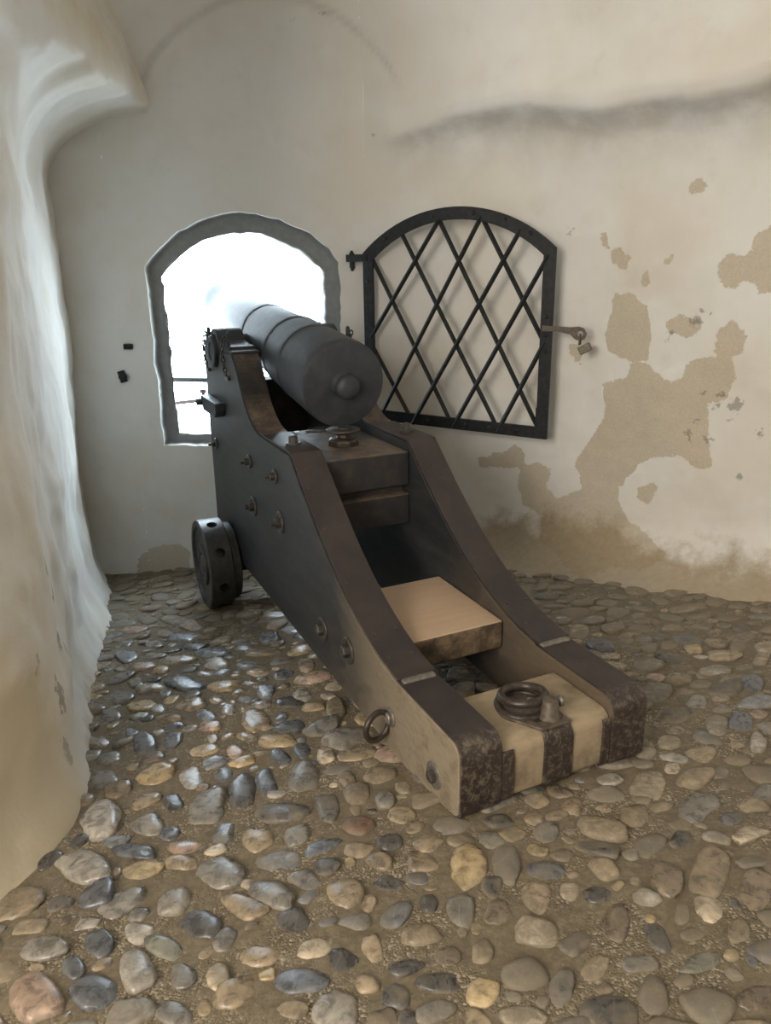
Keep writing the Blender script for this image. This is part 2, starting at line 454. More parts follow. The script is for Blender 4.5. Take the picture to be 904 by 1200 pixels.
def wall_attrs(me, S, Z):
    xy = WALL.at(S)
    peel = np.full(S.shape, -1.0)
    for p in PEELS:
        peel = np.maximum(peel, sdf([WALL.hit(q) for q in p], S, Z))
    hole = np.full(S.shape, -1.0)
    for x, y, r in HOLES:
        s0, z0 = WALL.hit((x, y)); hole = np.maximum(hole, r*.8-np.hypot(S-s0, Z-z0))
    attr(me, 'peel', peel); attr(me, 'hole', hole)
    attr(me, 'hgt', Z - floor_z(xy[:, 0], xy[:, 1]) + .35*sstep(.2, -.4, xy[:, 0]) - .06*sstep(.4, 1.2, xy[:, 0]) - .14*sstep(.4, .7, xy[:, 0])*sstep(1.7, 1.2, xy[:, 0]))
    attr(me, 'ochre', np.zeros(S.shape))
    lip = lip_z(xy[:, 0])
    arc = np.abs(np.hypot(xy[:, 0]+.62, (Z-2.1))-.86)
    grey_tint = .60*np.clip(1-(lip-Z)/.30, 0, 1)**1.3*sstep(-.01, .03, lip-Z)*sstep(-.1, .3, xy[:, 0]) + .45*sstep(.03, .0, arc)*sstep(2.45, 2.6, Z)  # grey below the lip is painted-in shade; the arc is a crack
    attr(me, 'grey_tint', np.clip(grey_tint, 0, 1))
def grid_wall(name, s0, s1, z0, z1, ds, dz, skip=None):
    sv = np.linspace(s0, s1, max(2, int(round((s1-s0)/ds))+1)); zv = np.linspace(z0, z1, int(round((z1-z0)/dz))+1)
    S, Z = np.meshgrid(sv, zv, indexing='ij'); P = wall_point(S, Z).reshape(-1, 3)
    nz = len(zv); F_ = []
    for i in range(len(sv)-1):
        for j in range(nz-1):
            if skip and skip(sv[i], sv[i+1], zv[j], zv[j+1]): continue
            F_.append((i*nz+j, (i+1)*nz+j, (i+1)*nz+j+1, i*nz+j+1))
    return P, F_, S.ravel(), Z.ravel()

# embrasure outline in the plane of the back wall (x, z), counter-clockwise from lower left
def arch(x0, x1, zb, zs, za, n=28):
    cx = (x0+x1)/2; hw = (x1-x0)/2; r = za-zs
    R = (hw*hw + r*r)/(2*r); cz = za-R; a = math.asin(hw/R)
    pts = [(x0, zb), (x1, zb)] + [(cx + R*math.sin(a*(1-2*k/n)), cz + R*math.cos(a*(1-2*k/n))) for k in range(n+1)]
    out = []
    for p, q in zip(pts, pts[1:]+pts[:1]):
        L = math.dist(p, q); m = max(1, int(L/.03))
        out += [(p[0]+(q[0]-p[0])*k/m, p[1]+(q[1]-p[1])*k/m) for k in range(m)]
    return np.array(out)
OUT = arch(-1.482, -.262, .415, 1.565, 1.862)
INN = arch(-1.398, -.362, .470, 1.50, 1.752)
S_X = lambda x: np.interp(x, WALL.P[:, 0], WALL.s)          # plan parameter from x (back wall only)
SPLIT = float(S_X(.45))
WZ0, WZ1 = -.9, 3.5
x0w, x1w, z0w, z1w = -1.74, -.02, .16, 2.10
ring_s = (float(S_X(x0w)), float(S_X(x1w)))
P, Fc, S, Z = [], [], [], []
def acc(p, f, s, z):
    b = sum(len(q) for q in P); P.append(p); Fc.extend([tuple(i+b for i in q) for q in f]); S.append(s); Z.append(z)
OVL = .07
for (a, b, c, d) in ((0, ring_s[0]+OVL, WZ0, WZ1), (ring_s[1]-OVL, SPLIT, WZ0, WZ1), (ring_s[0]+OVL, ring_s[1]-OVL, WZ0, z0w+OVL), (ring_s[0]+OVL, ring_s[1]-OVL, z1w-OVL, WZ1)):
    acc(*grid_wall('w', a, b, c, d, .025, .025))
# radial patch between the embrasure and its surrounding rectangle
nO = len(OUT); cxo, czo = -.872, 1.12
wob = OUT + .013*np.stack([fbm(np.stack([OUT[:, 0], OUT[:, 1], OUT[:, 0]*0], -1), 13, 3), fbm(np.stack([OUT[:, 1], OUT[:, 0], OUT[:, 0]*0+4], -1), 13, 3)], -1)
dirv = OUT - np.array([cxo, czo])
tx = np.where(dirv[:, 0] > 0, (x1w-cxo)/np.maximum(dirv[:, 0], 1e-6), (x0w-cxo)/np.minimum(dirv[:, 0], -1e-6))
tz = np.where(dirv[:, 1] > 0, (z1w-czo)/np.maximum(dirv[:, 1], 1e-6), (z0w-czo)/np.minimum(dirv[:, 1], -1e-6))
rect = np.array([cxo, czo]) + dirv*np.minimum(tx, tz)[:, None]*1.012
NR = 12
rp, rs, rz = [], [], []
for k in range(NR+1):
    w = k/NR; q = wob*(1-w)+rect*w
    s = S_X(q[:, 0]); z = q[:, 1]; p = wall_point(s, z)
    p[:, 1] += .006*sstep(.8, 1.0, w)
    rp.append(p); rs.append(s); rz.append(z)
def rings_faces(nr, n): return [(k*n+i, k*n+(i+1) % n, (k+1)*n+(i+1) % n, (k+1)*n+i) for k in range(nr-1) for i in range(n)]
acc(np.concatenate(rp), rings_faces(NR+1, nO), np.concatenate(rs), np.concatenate(rz))
# rebate and the oblique reveal
def resample(A, n):
    Q = np.vstack([A, A[:1]]); d = np.concatenate([[0], np.cumsum(np.linalg.norm(np.diff(Q, axis=0), axis=1))])
    t = np.linspace(0, d[-1], n, endpoint=False); return np.stack([np.interp(t, d, Q[:, 0]), np.interp(t, d, Q[:, 1])], -1)
front = rp[0].copy()
inn = np.array([INN[np.argmin(np.abs(np.arctan2(*(INN-[cxo, czo]).T[::-1]) - np.arctan2(o[1]-czo, o[0]-cxo)))] for o in OUT])
rb = [front]
for k in (.5, 1.0):
    q = front.copy(); q[:, 1] += .085*k
    q[:, [0, 2]] -= .006*k*dirv/np.linalg.norm(dirv, axis=1, keepdims=True); rb.append(q)
for k in (.33, .66, 1.0):
    q = rb[2].copy(); q[:, [0, 2]] = q[:, [0, 2]]*(1-k) + inn*k; q[:, 1] += .010*fbm(q, 20, 3)
    if k == 1.0: q[:, [0, 2]] += .008*fbm(q, 17, 3)[:, None]
    rb.append(q)
inner_front = rb[-1]
for k in range(1, 11):
    t = k/10; q = inner_front.copy()
    q += np.array([AX[0]/AX[1], 1, 0])*.42*t
    fl = (q[:, [0, 2]] - np.array([cxo, czo]))
    q[:, 0] += .016*fbm(q, 14, 3); q[:, 2] += .016*fbm(q+7, 14, 3)
    rb.append(q)
RB = np.concatenate(rb)
acc(RB, rings_faces(len(rb), nO), S_X(RB[:, 0]), RB[:, 2])
STN = np.concatenate([np.zeros(sum(len(q) for q in P[:-1])), np.repeat([0, 1, 1, 1, 1, 1] + [.25] + [0]*9, nO)])
P = np.concatenate(P); S = np.concatenate(S); Z = np.concatenate(Z)
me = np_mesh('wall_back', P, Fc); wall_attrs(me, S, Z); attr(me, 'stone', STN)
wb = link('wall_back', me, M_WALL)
tag(wb, 'limewashed back wall pierced by the bright arched gun embrasure', 'wall', kind='structure')
p, f, s, z = grid_wall('w', SPLIT-.04, WALL.len, WZ0, WZ1, .018, .018)
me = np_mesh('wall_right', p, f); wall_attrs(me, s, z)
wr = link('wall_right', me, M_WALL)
tag(wr, 'curving right wall with flaked limewash and a ledge overhead', 'wall', kind='structure')

# ---- left pier
def pier():
    sv = np.linspace(0, PIER.len, int(PIER.len/.025)); zv = np.linspace(-.8, 3.5, 172)
    Sg, Zg = np.meshgrid(sv, zv, indexing='ij')
    xy = PIER.at(Sg); n = PIER.nrm(Sg, -1.0); x, y = xy[..., 0], xy[..., 1]
    P3 = np.stack([x, y, Zg], -1)
    o = .045*fbm(P3, 1.5, 3) + .010*fbm(P3, 4.5, 4) + .004*fbm(P3, 14, 3)
    base = P3.copy(); base[..., 0] += n[..., 0]*o; base[..., 1] += n[..., 1]*o
    base[..., 0] += .05*sstep(0, 2, Zg)*sstep(3.2, 4.8, y)
    # springing of the vault overhanging the hollowed wall
    D = np.maximum(0, (-1.37 + .03*fbm(P3, 2.5, 2)) - base[..., 0])*sstep(1.3, 2.2, y)
    zl = 2.42 + .07*fbm(np.stack([y, y*0, y*0], -1), 3.2, 3); z0 = 1.98
    t = np.clip((Zg-z0)/(zl-z0), 0, 1)
    prof = 1-np.sqrt(np.maximum(0, 1-t**2.2))
    up = np.where(Zg > zl, 1+.04*sstep(0, .05, Zg-zl)-.14*sstep(0, .7, Zg-zl), prof)
    base[..., 0] += D*up
    base[..., 0] += .10*sstep(2.15, 2.7, Zg)*sstep(3.0, 2.2, y)
    # foot of the wall
    h = Zg - floor_z(x, y)
    sk = .07*np.clip(1-h/.3, 0, 1.3)**2
    base[..., 0] += n[..., 0]*sk; base[..., 1] += n[..., 1]*sk
    nz = len(zv); ns = len(sv)
    fc = [(i*nz+j, i*nz+j+1, (i+1)*nz+j+1, (i+1)*nz+j) for i in range(ns-1) for j in range(nz-1)]
    V = base.reshape(-1, 3)
    me = np_mesh('wall_left', V, fc)
    attr(me, 'peel', np.full(len(V), -1.0))
    hl = np.full(Sg.shape, -1.0)
    for yy, zz, r in ((2.35, .55, .03), (2.30, .35, .04), (2.42, .20, .04), (2.2, .62, .02), (2.1, .22, .03), (2.05, .05, .03), (2.5, .42, .02), (1.95, .42, .015)):
        hl = np.maximum(hl, r-np.hypot(y-yy, (Zg-zz)*.5) - 10*(x < -1.5))
    attr(me, 'hole', (hl).ravel())
    attr(me, 'hgt', (h+.16).ravel())
    attr(me, 'ochre', (1.05*sstep(.95, .25, h)*sstep(2.25, 1.75, y) + .55*sstep(2.3, 2.6, Zg)).ravel())
    attr(me, 'grey_tint', (.55*sstep(.35, 0, np.abs(Zg-2.2))*sstep(3.4, 2.6, y)).ravel())  # grey band round springing height on the nearer pier
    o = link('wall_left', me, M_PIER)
    tag(o, 'thick whitewashed left pier bulging under the vault springing', 'wall', kind='structure')
pier()

# ---- rest of the room, behind the photographer
def panel(name, v, mat, label):
    me = np_mesh(name, v, [(0, 1, 2, 3)])
    n = len(v)
    for a, w in (('peel', -1), ('hole', -1), ('hgt', 2), ('ochre', 0), ('grey_tint', 0)): attr(me, a, [w]*n)
    tag(link(name, me, mat, smooth=False), label, label.split()[-1] if False else name.split('_')[0], kind='structure')
panel('wall_room_left', [(-2.95, 1.15, -.8), (-2.95, -3.2, -.8), (-2.95, -3.2, 3.5), (-2.95, 1.15, 3.5)], M_WALL, 'plain limewashed wall of the room behind the photographer, left side')
panel('wall_room_right', [(2.95, -3.2, -.8), (2.95, 2.98, -.8), (2.95, 2.98, 3.5), (2.95, -3.2, 3.5)], M_WALL, 'plain limewashed wall of the room behind the photographer, right side')
panel('wall_rear', [(-3, -3.1, -.8), (3, -3.1, -.8), (3, -3.1, 3.5), (-3, -3.1, 3.5)], M_WALL, 'plain limewashed rear wall behind the photographer')
panel('ceiling', [(-3.2, -3.2, 3.4), (3.2, -3.2, 3.4), (3.2, 5.3, 3.4), (-3.2, 5.3, 3.4)], M_WALL, 'limewashed vault ceiling above the gun room')

# ---- floor: mortar bed with river cobbles set in it
def floor_bump(x, y):
    p = np.stack([x, y, x*0], -1)
    return .010*fbm(p, 3.2, 2) + .004*fbm(p, 16, 3)
def floor_bed():
    xs = np.linspace(-2.6, 2.6, 300); ys = np.concatenate([np.linspace(-3.2, .6, 40)[:-1], np.linspace(.6, 5.2, 270)])
    X, Y = np.meshgrid(xs, ys, indexing='ij')
    Zf = floor_z(X, Y) + floor_bump(X, Y)
    V = np.stack([X*np.where(Y < .5, 1.16, 1.16), Y, floor_z(X*1.16, Y)+floor_bump(X*1.16, Y)], -1).reshape(-1, 3)
    ny = len(ys); fc = [(i*ny+j, (i+1)*ny+j, (i+1)*ny+j+1, i*ny+j+1) for i in range(len(xs)-1) for j in range(ny-1)]
    o = link('floor', np_mesh('floor', V, fc), M_MORTAR)
    return tag(o, 'sloping floor of river cobbles set in sandy mortar', 'floor', kind='structure')
FLOOR = floor_bed()

COL = {k_: tuple(.78*c_ + .22*g_ for c_, g_ in zip(v_, (.25, .215, .165))) for k_, v_ in dict(s=(.24, .27, .32), b=(.105, .125, .16), d=(.055, .06, .07), g=(.22, .215, .205), l=(.42, .40, .37), t=(.34, .27, .185),
           y=(.52, .40, .23), w=(.50, .43, .33), n=(.21, .165, .12), p=(.46, .33, .26), r=(.20, .085, .06), e=(.17, .18, .155)).items()}
# cobbles that can be told apart in the photograph: place, half-axes, turn, colour (c), dust
ST = """220 801 25 9 0 b|245 765 22 6 0 s|292 778 16 6 5 s|312 812 8 9 0 s|340 823 17 7 5 d|333 791 15 7 10 b|268 832 9 7 20 l|287 820 9 4 0 s
241 839 11 6 -30 s|154 856 9 7 0 s|171 872 13 13 0 b|202 867 13 11 20 b|185 831 10 5 0 l|300 842 17 14 0 t|290 862 13 7 0 t|249 865 7 5 0 l
275 881 11 8 0 p|382 885 12 11 0 w|395 832 12 12 20 t|224 910 16 13 0 l|263 906 14 11 0 b|284 927 9 21 0 d|312 916 13 14 0 b|330 888 13 8 -15 b
354 880 11 10 0 b|355 912 20 19 0 g|203 938 14 12 0 d|244 946 24 18 30 g|197 973 15 10 25 b|330 950 38 14 0 d|122 912 18 14 0 g|117 960 30 28 0 l
172 965 21 14 10 g|263 972 12 20 -20 g|217 990 22 10 8 p|157 997 25 9 -10 b|215 1011 22 9 0 t|259 1022 31 21 0 g|95 1013 35 22 -15 l|300 983 20 15 10 t
350 980 18 12 10 g|375 993 25 11 20 b|383 1016 16 10 5 d|357 1032 20 12 -10 g|405 1045 22 18 0 t|420 967 20 11 0 r|418 932 16 14 0 n|385 950 15 18 0 g
115 1047 25 16 30 b|142 1057 30 14 25 g|202 1057 22 16 25 l|235 1080 29 21 0 d|285 1061 28 14 -20 t|318 1048 31 18 -15 g|115 1104 21 16 0 b|48 1115 33 15 10 g
87 1135 14 14 0 b|160 1135 21 25 0 l|110 1162 29 22 15 b|42 1172 31 30 20 p|195 1108 25 17 -10 e|215 1142 18 17 25 g|257 1145 16 19 0 w|278 1162 30 20 25 t
305 1120 25 14 5 t|373 1110 24 14 12 w|402 1125 20 17 0 d|355 1149 35 19 0 b|438 1112 13 19 15 t|417 1080 22 12 10 g|345 1080 22 17 0 d|155 1187 30 17 20 g
205 1187 22 20 0 g|342 1184 20 11 0 t|430 1153 16 12 0 t|550 1016 23 25 0 y|593 1010 15 25 0 g|668 1043 15 14 0 w|704 1045 18 11 0 d|629 1050 18 23 0 t
585 1068 19 16 0 n|540 1066 17 19 0 g|495 1093 25 15 5 t|465 1071 20 13 35 b|503 1057 12 11 0 d|565 1112 14 17 0 t|523 1116 19 14 0 n|477 1131 20 10 20 d
515 1149 26 14 0 d|565 1161 21 20 0 y|465 1166 20 17 0 d|781 1031 20 23 15 n|834 1020 24 30 0 t|831 1066 21 17 -25 w|721 1081 20 21 0 n|676 1104 20 14 25 d
699 1131 21 14 25 t|658 1159 9 24 -15 g|709 973 33 13 -12 t|701 995 28 9 -12 d|760 918 23 16 0 w|817 910 23 13 15 t|744 953 20 14 0 t|817 945 27 20 0 g
877 980 21 11 10 w|822 1129 29 13 10 e|887 1043 25 25 0 n|867 1093 14 14 0 t|771 1096 11 25 30 d|616 1191 30 13 0 w|510 1186 25 15 20 g|500 988 22 11 0 t
495 1008 20 14 0 t|626 958 13 9 0 t|671 945 15 12 0 t|887 1171 30 18 0 n|786 869 17 9 -5 w|823 885 21 9 0 t|840 849 15 13 -20 l|792 838 21 9 0 d
819 823 14 8 0 g|788 901 10 7 0 w|889 872 11 11 0 l|864 872 10 8 0 t|870 847 12 13 0 b|706 756 21 10 -5 b|680 741 15 8 0 t|718 737 17 7 0 n
796 794 17 8 0 t|849 767 21 7 0 t|868 746 19 6 0 n|883 802 17 9 -10 b|893 771 12 7 0 t|758 779 18 7 0 g|773 746 14 5 0 d|826 733 14 5 0 g
682 707 16 5 0 s|701 695 11 4 0 d|724 718 14 5 0 g|150 770 14 7 0 s|182 757 12 5 0 l|205 727 18 6 0 l|225 735 14 5 0 p|140 815 18 10 0 g
130 838 14 9 0 g|160 800 10 6 0 g|195 812 8 5 0 s|355 815 14 8 0 l|330 690 12 8 0 t|315 745 14 8 0 s|360 780 12 9 0 t|450 940 14 10 0 g
470 955 16 10 0 t|445 1010 16 10 -10 t|455 1035 18 10 0 d|640 975 16 12 0 g|660 1000 14 9 0 n|575 985 16 10 0 g|540 985 16 9 0 t|800 985 16 10 0 d
845 905 12 8 0 g|760 990 20 14 10 g|740 1000 12 8 0 l|860 960 16 9 0 b|895 930 14 10 0 g|880 1010 18 9 0 e|800 1070 10 14 0 n|750 1130 24 12 0 g"""
def ico(sub):
    bm = bmesh.new(); bmesh.ops.create_icosphere(bm, subdivisions=sub, radius=1)
    v = np.array([q.co[:] for q in bm.verts]); f = [tuple(q.index for q in F2.verts) for F2 in bm.faces]; bm.free(); return v, f
ICO3, ICO2 = ico(3), ico(2)
def stone_shape(a, b, ang, h, sub, seed):
    v, f = (ICO3 if sub == 3 else ICO2); v = v.copy()
    r = np.random.default_rng(seed)
    e = r.uniform(.72, .95)
    w = np.sign(v)*np.abs(v)**e                                   # slightly boxier than an ellipsoid
    q = w*(1 + .20*fbm(v + r.uniform(0, 50, 3), 1.2, 2)[:, None] + .05*fbm(v + r.uniform(0, 50, 3), 3.4, 2)[:, None])
    q[:, 0] *= 1 + .16*r.uniform(-1, 1)*v[:, 1]
    q[:, 1] *= 1 + .22*r.uniform(-1, 1)*v[:, 0]
    q[:, 2] = np.tanh(q[:, 2]*1.25)*.78
    q *= np.array([a, b, h])
    tl = r.uniform(-.12, .12, 2)
    q[:, 2] += q[:, 0]*tl[0] + q[:, 1]*tl[1]
    c, s = math.cos(ang), math.sin(ang)
    return np.stack([q[:, 0]*c - q[:, 1]*s, q[:, 0]*s + q[:, 1]*c, q[:, 2]], -1), f
stones = []                                                      # x, y, a, b, ang, h, colour, dust, seed
for i, tok in enumerate(ST.replace('\n', '|').split('|')):
    px, py, rx, ry, an, c = tok.split(); px, py, rx, ry, an = map(float, (px, py, rx, ry, an))
    an = math.radians(an)
    o = on_floor((px, py))
    ea = on_floor((px + rx*math.cos(an), py - rx*math.sin(an))) - o
    eb = on_floor((px + ry*math.sin(an), py + ry*math.cos(an))) - o
    Mx = np.stack([ea[:2], eb[:2]], 1); U_, sg, _ = np.linalg.svd(Mx)
    a, b = sg[0], min(sg[1], sg[0]); a = min(a, .12)
    a, b = max(a, .018)*1.0, max(b*.92, a*.45)
    stones.append([o[0], o[1], a, b, math.atan2(U_[1, 0], U_[0, 0]), 0, COL[c], None, 1000+i])
rnd = random.Random(5)
cx_, cy_, cr_ = [list(q) for q in zip(*[(s[0], s[1], math.sqrt(s[2]*s[3])) for s in stones])]
CX, CY, CR = np.array(cx_), np.array(cy_), np.array(cr_)
def left_limit(y): return np.interp(y, PIER.P[::-1, 1], PIER.P[::-1, 0]) if y > 1.9 else (-1.0 if y > 1.3 else -2.6)
keys = 'ssbbddgggglltttttttyywwnnnnpee'
for rad, tries in ((.068, 1300), (.055, 2600), (.043, 5000), (.033, 6500), (.024, 5500), (.016, 3000)):
    for _ in range(tries):
        x, y = rnd.uniform(-2.1, 2.3), rnd.uniform(.55, 4.9)
        if y < 2.2 and abs(x) > 1.45: continue
        if x < left_limit(y)+.02: continue
        wy = np.interp(x, WALL.P[:, 0], WALL.P[:, 1])
        if y > wy - (.04 if x < .2 else .2): continue
        r = rad*rnd.uniform(.82, 1.15)
        d = np.hypot(CX-x, CY-y)
        if (d < (CR+r)*.97).any(): continue
        el = rnd.uniform(1.1, 1.65)
        stones.append([x, y, r*math.sqrt(el), r/math.sqrt(el), rnd.uniform(0, PI) if rnd.random() < .5 else rnd.gauss(.35, .5), 0, COL[rnd.choice(keys)], None, rnd.randrange(10**6)])
        CX = np.append(CX, x); CY = np.append(CY, y); CR = np.append(CR, r)
def build_stone(s, sub):
    x, y, a, b, ang, _, col, dust, seed = s
    r = np.random.default_rng(seed+3)
    h = min(.78*b, .034)*r.uniform(.75, 1.15)
    v, f = stone_shape(a, b, ang, h, sub, seed)
    n = v[:, 2]/max(h, 1e-4)
    v = v + np.array([x, y, float(floor_z(x, y) + floor_bump(np.array([x]), np.array([y]))[0]) - h*r.uniform(.12, .42)])
    v[:, 2] += -SLOPE*((v[:, 0]-x)*AX[0] + (v[:, 1]-y)*AX[1])
    shiny = math.exp(-((x+.75)/.5)**2-((y-2.7)/.75)**2)
    base = .30 + .26*np.clip((x+.5)/1.2, 0, 1) - .34*shiny + .42*np.clip((y-3.1)/.9, 0, 1) + r.uniform(-.16, .34)
    if seed < 2000: base -= .14
    d = base + .9*np.clip(.5-n, 0, 1)
    cj = np.array(col)*r.uniform(.70, 1.02)
    return v, f, np.tile(cj, (len(v), 1)), d
def stone_mesh(name, L, sub):
    V, Fs, Cs, Ds, b = [], [], [], [], 0
    for s in L:
        v, f, c, d = build_stone(s, sub); V.append(v); Cs.append(c); Ds.append(d)
        Fs += [tuple(i+b for i in q) for q in f]; b += len(v)
    V = np.concatenate(V); Cs = np.concatenate(Cs)
    me = np_mesh(name, V, Fs)
    at = me.attributes.new('scol', 'FLOAT_COLOR', 'POINT')
    at.data.foreach_set('color', np.concatenate([Cs, np.ones((len(Cs), 1))], 1).astype(np.float32).ravel())
    attr(me, 'sdust', np.concatenate(Ds))
    return me
def px_size(s):
    d = np.array([s[0], s[1], floor_z(s[0], s[1])]) - EYE; w = d @ FW
    if w < .2: return 0
    sx = 452 + F*(d @ RT)/w; sy = 600 - F*(d @ UP)/w
    if not (-20 < sx < 924 and 600 < sy < 1215): return 0
    return s[2]*s[3]/w**3
# stones under the trail are left out of the hundred that are parts of their own
def under(s):
    q = np.array([s[0], s[1], 0]) - ORG; return -.05 < q @ AX < 2.9 and abs(q @ LT) < .36
order = sorted(stones, key=lambda s: 0 if under(s) else -px_size(s))
near = [s for s in order if not under(s)][:100]; ids = {id(s) for s in near}
rest = [s for s in stones if id(s) not in ids]
for s in near:
    link('cobblestone', stone_mesh('cobblestone', [s], 3), M_STONE, FLOOR)
tag(link('cobblestones', stone_mesh('cobblestones', rest, 3), M_STONE, FLOOR), kind='stuff')
print('STONES', len(stones))

# ================================================================== GUN CARRIAGE (local x = towards muzzle, y = left, z = up)
CARR = empty('gun_carriage', ORG, math.atan2(AX[1], AX[0]))
tag(CARR, 'dark iron-shod wooden gun carriage standing on the cobbles with its worn trail end nearest', 'gun carriage')
WH, WI = .345, .2036
SWEEP = [(.40, .240), (.55, .262), (.69, .308), (.83, .368), (.98, .456), (1.13, .566), (1.27, .678), (1.39, .780)]
def smooth2(pts, n=2):
    P_ = chaikin(np.array(pts), n); return [tuple(q) for q in P_]
sweep = smooth2(SWEEP)
back = smooth2([(1.80, .783), (1.90, .795), (1.99, .835), (2.07, .90), (2.13, .985), (2.19, 1.065), (2.245, 1.118)])
def rounded(cx, cz, r, a0, a1, n=5): return [(cx + r*math.cos(math.radians(a0+(a1-a0)*k/n)), cz + r*math.sin(math.radians(a0+(a1-a0)*k/n))) for k in range(n+1)]
CPROF = ([(2.92, -.04), (.32, -.04), (.10, -.012)] + rounded(.03, .030, .030, 250, 180, 4) + rounded(.045, .195, .045, 180, 90, 6)
         + sweep + back + rounded(2.603, 1.108, .087, 173, 367, 14) + [(2.87, 1.118)])
def strip(path, th, y0, y1, lift=0.0):
    """iron plate following a profile path, th thick, outside of the wood"""
    P_ = np.array(path); T = np.gradient(P_, axis=0); T /= np.linalg.norm(T, axis=1, keepdims=True)
    N = np.stack([-T[:, 1], T[:, 0]], -1)
    bm = bmesh.new(); add_prism(bm, [tuple(q) for q in P_+N*lift] + [tuple(q) for q in (P_+N*(lift+th))[::-1]], y0, y1)
    return bm
def bolt(parent, u, z, side, big=True, pin=True):
    y = side*WH
    M = Matrix.Translation((u, y, z)) @ Matrix.Rotation(PI/2*side, 4, 'Z')
    bm = bmesh.new(); R = .052 if big else .034
    add_lathe(bm, [(-.002, 0), (-.002, R), (.006, R), (.010, R-.006), (.010, R-.016), (.005, R-.020), (.005, 0)], 28, M)
    w = bm_obj('washer', bm, M_BOLT, parent, True)
    bm = bmesh.new(); q = .026 if big else .018
    add_lathe(bm, [(.003, 0), (.003, q), (.026, q*.96), (.030, q*.8), (.031, 0)], 8 if not big else 6, M)
    if pin:
        add_lathe(bm, [(.028, 0), (.028, q*.5), (.048, q*.45), (.050, 0)], 10, M)
    bm_obj('bolt_head', bm, M_BOLT, parent)
def chain_link_path(bm, pts, r=.0035):
    pts = [Vector(p) for p in pts]
    L = sum((b-a).length for a, b in zip(pts, pts[1:])); n = max(2, int(L/.026))
    for k in range(n):
        t = (k+.5)/n*L; acc_ = 0
        for a, b in zip(pts, pts[1:]):
            l = (b-a).length
            if acc_+l >= t: pos = a.lerp(b, (t-acc_)/l); d = (b-a).normalized(); break
            acc_ += l
        Q = d.to_track_quat('Y', 'Z').to_matrix().to_4x4()
        M = Matrix.Translation(pos) @ Q @ Matrix.Rotation((PI/2)*(k % 2), 4, 'Y') @ Matrix.Scale(1.55, 4, (0, 1, 0))
        add_torus(bm, .0095, r, M, 14, 6)
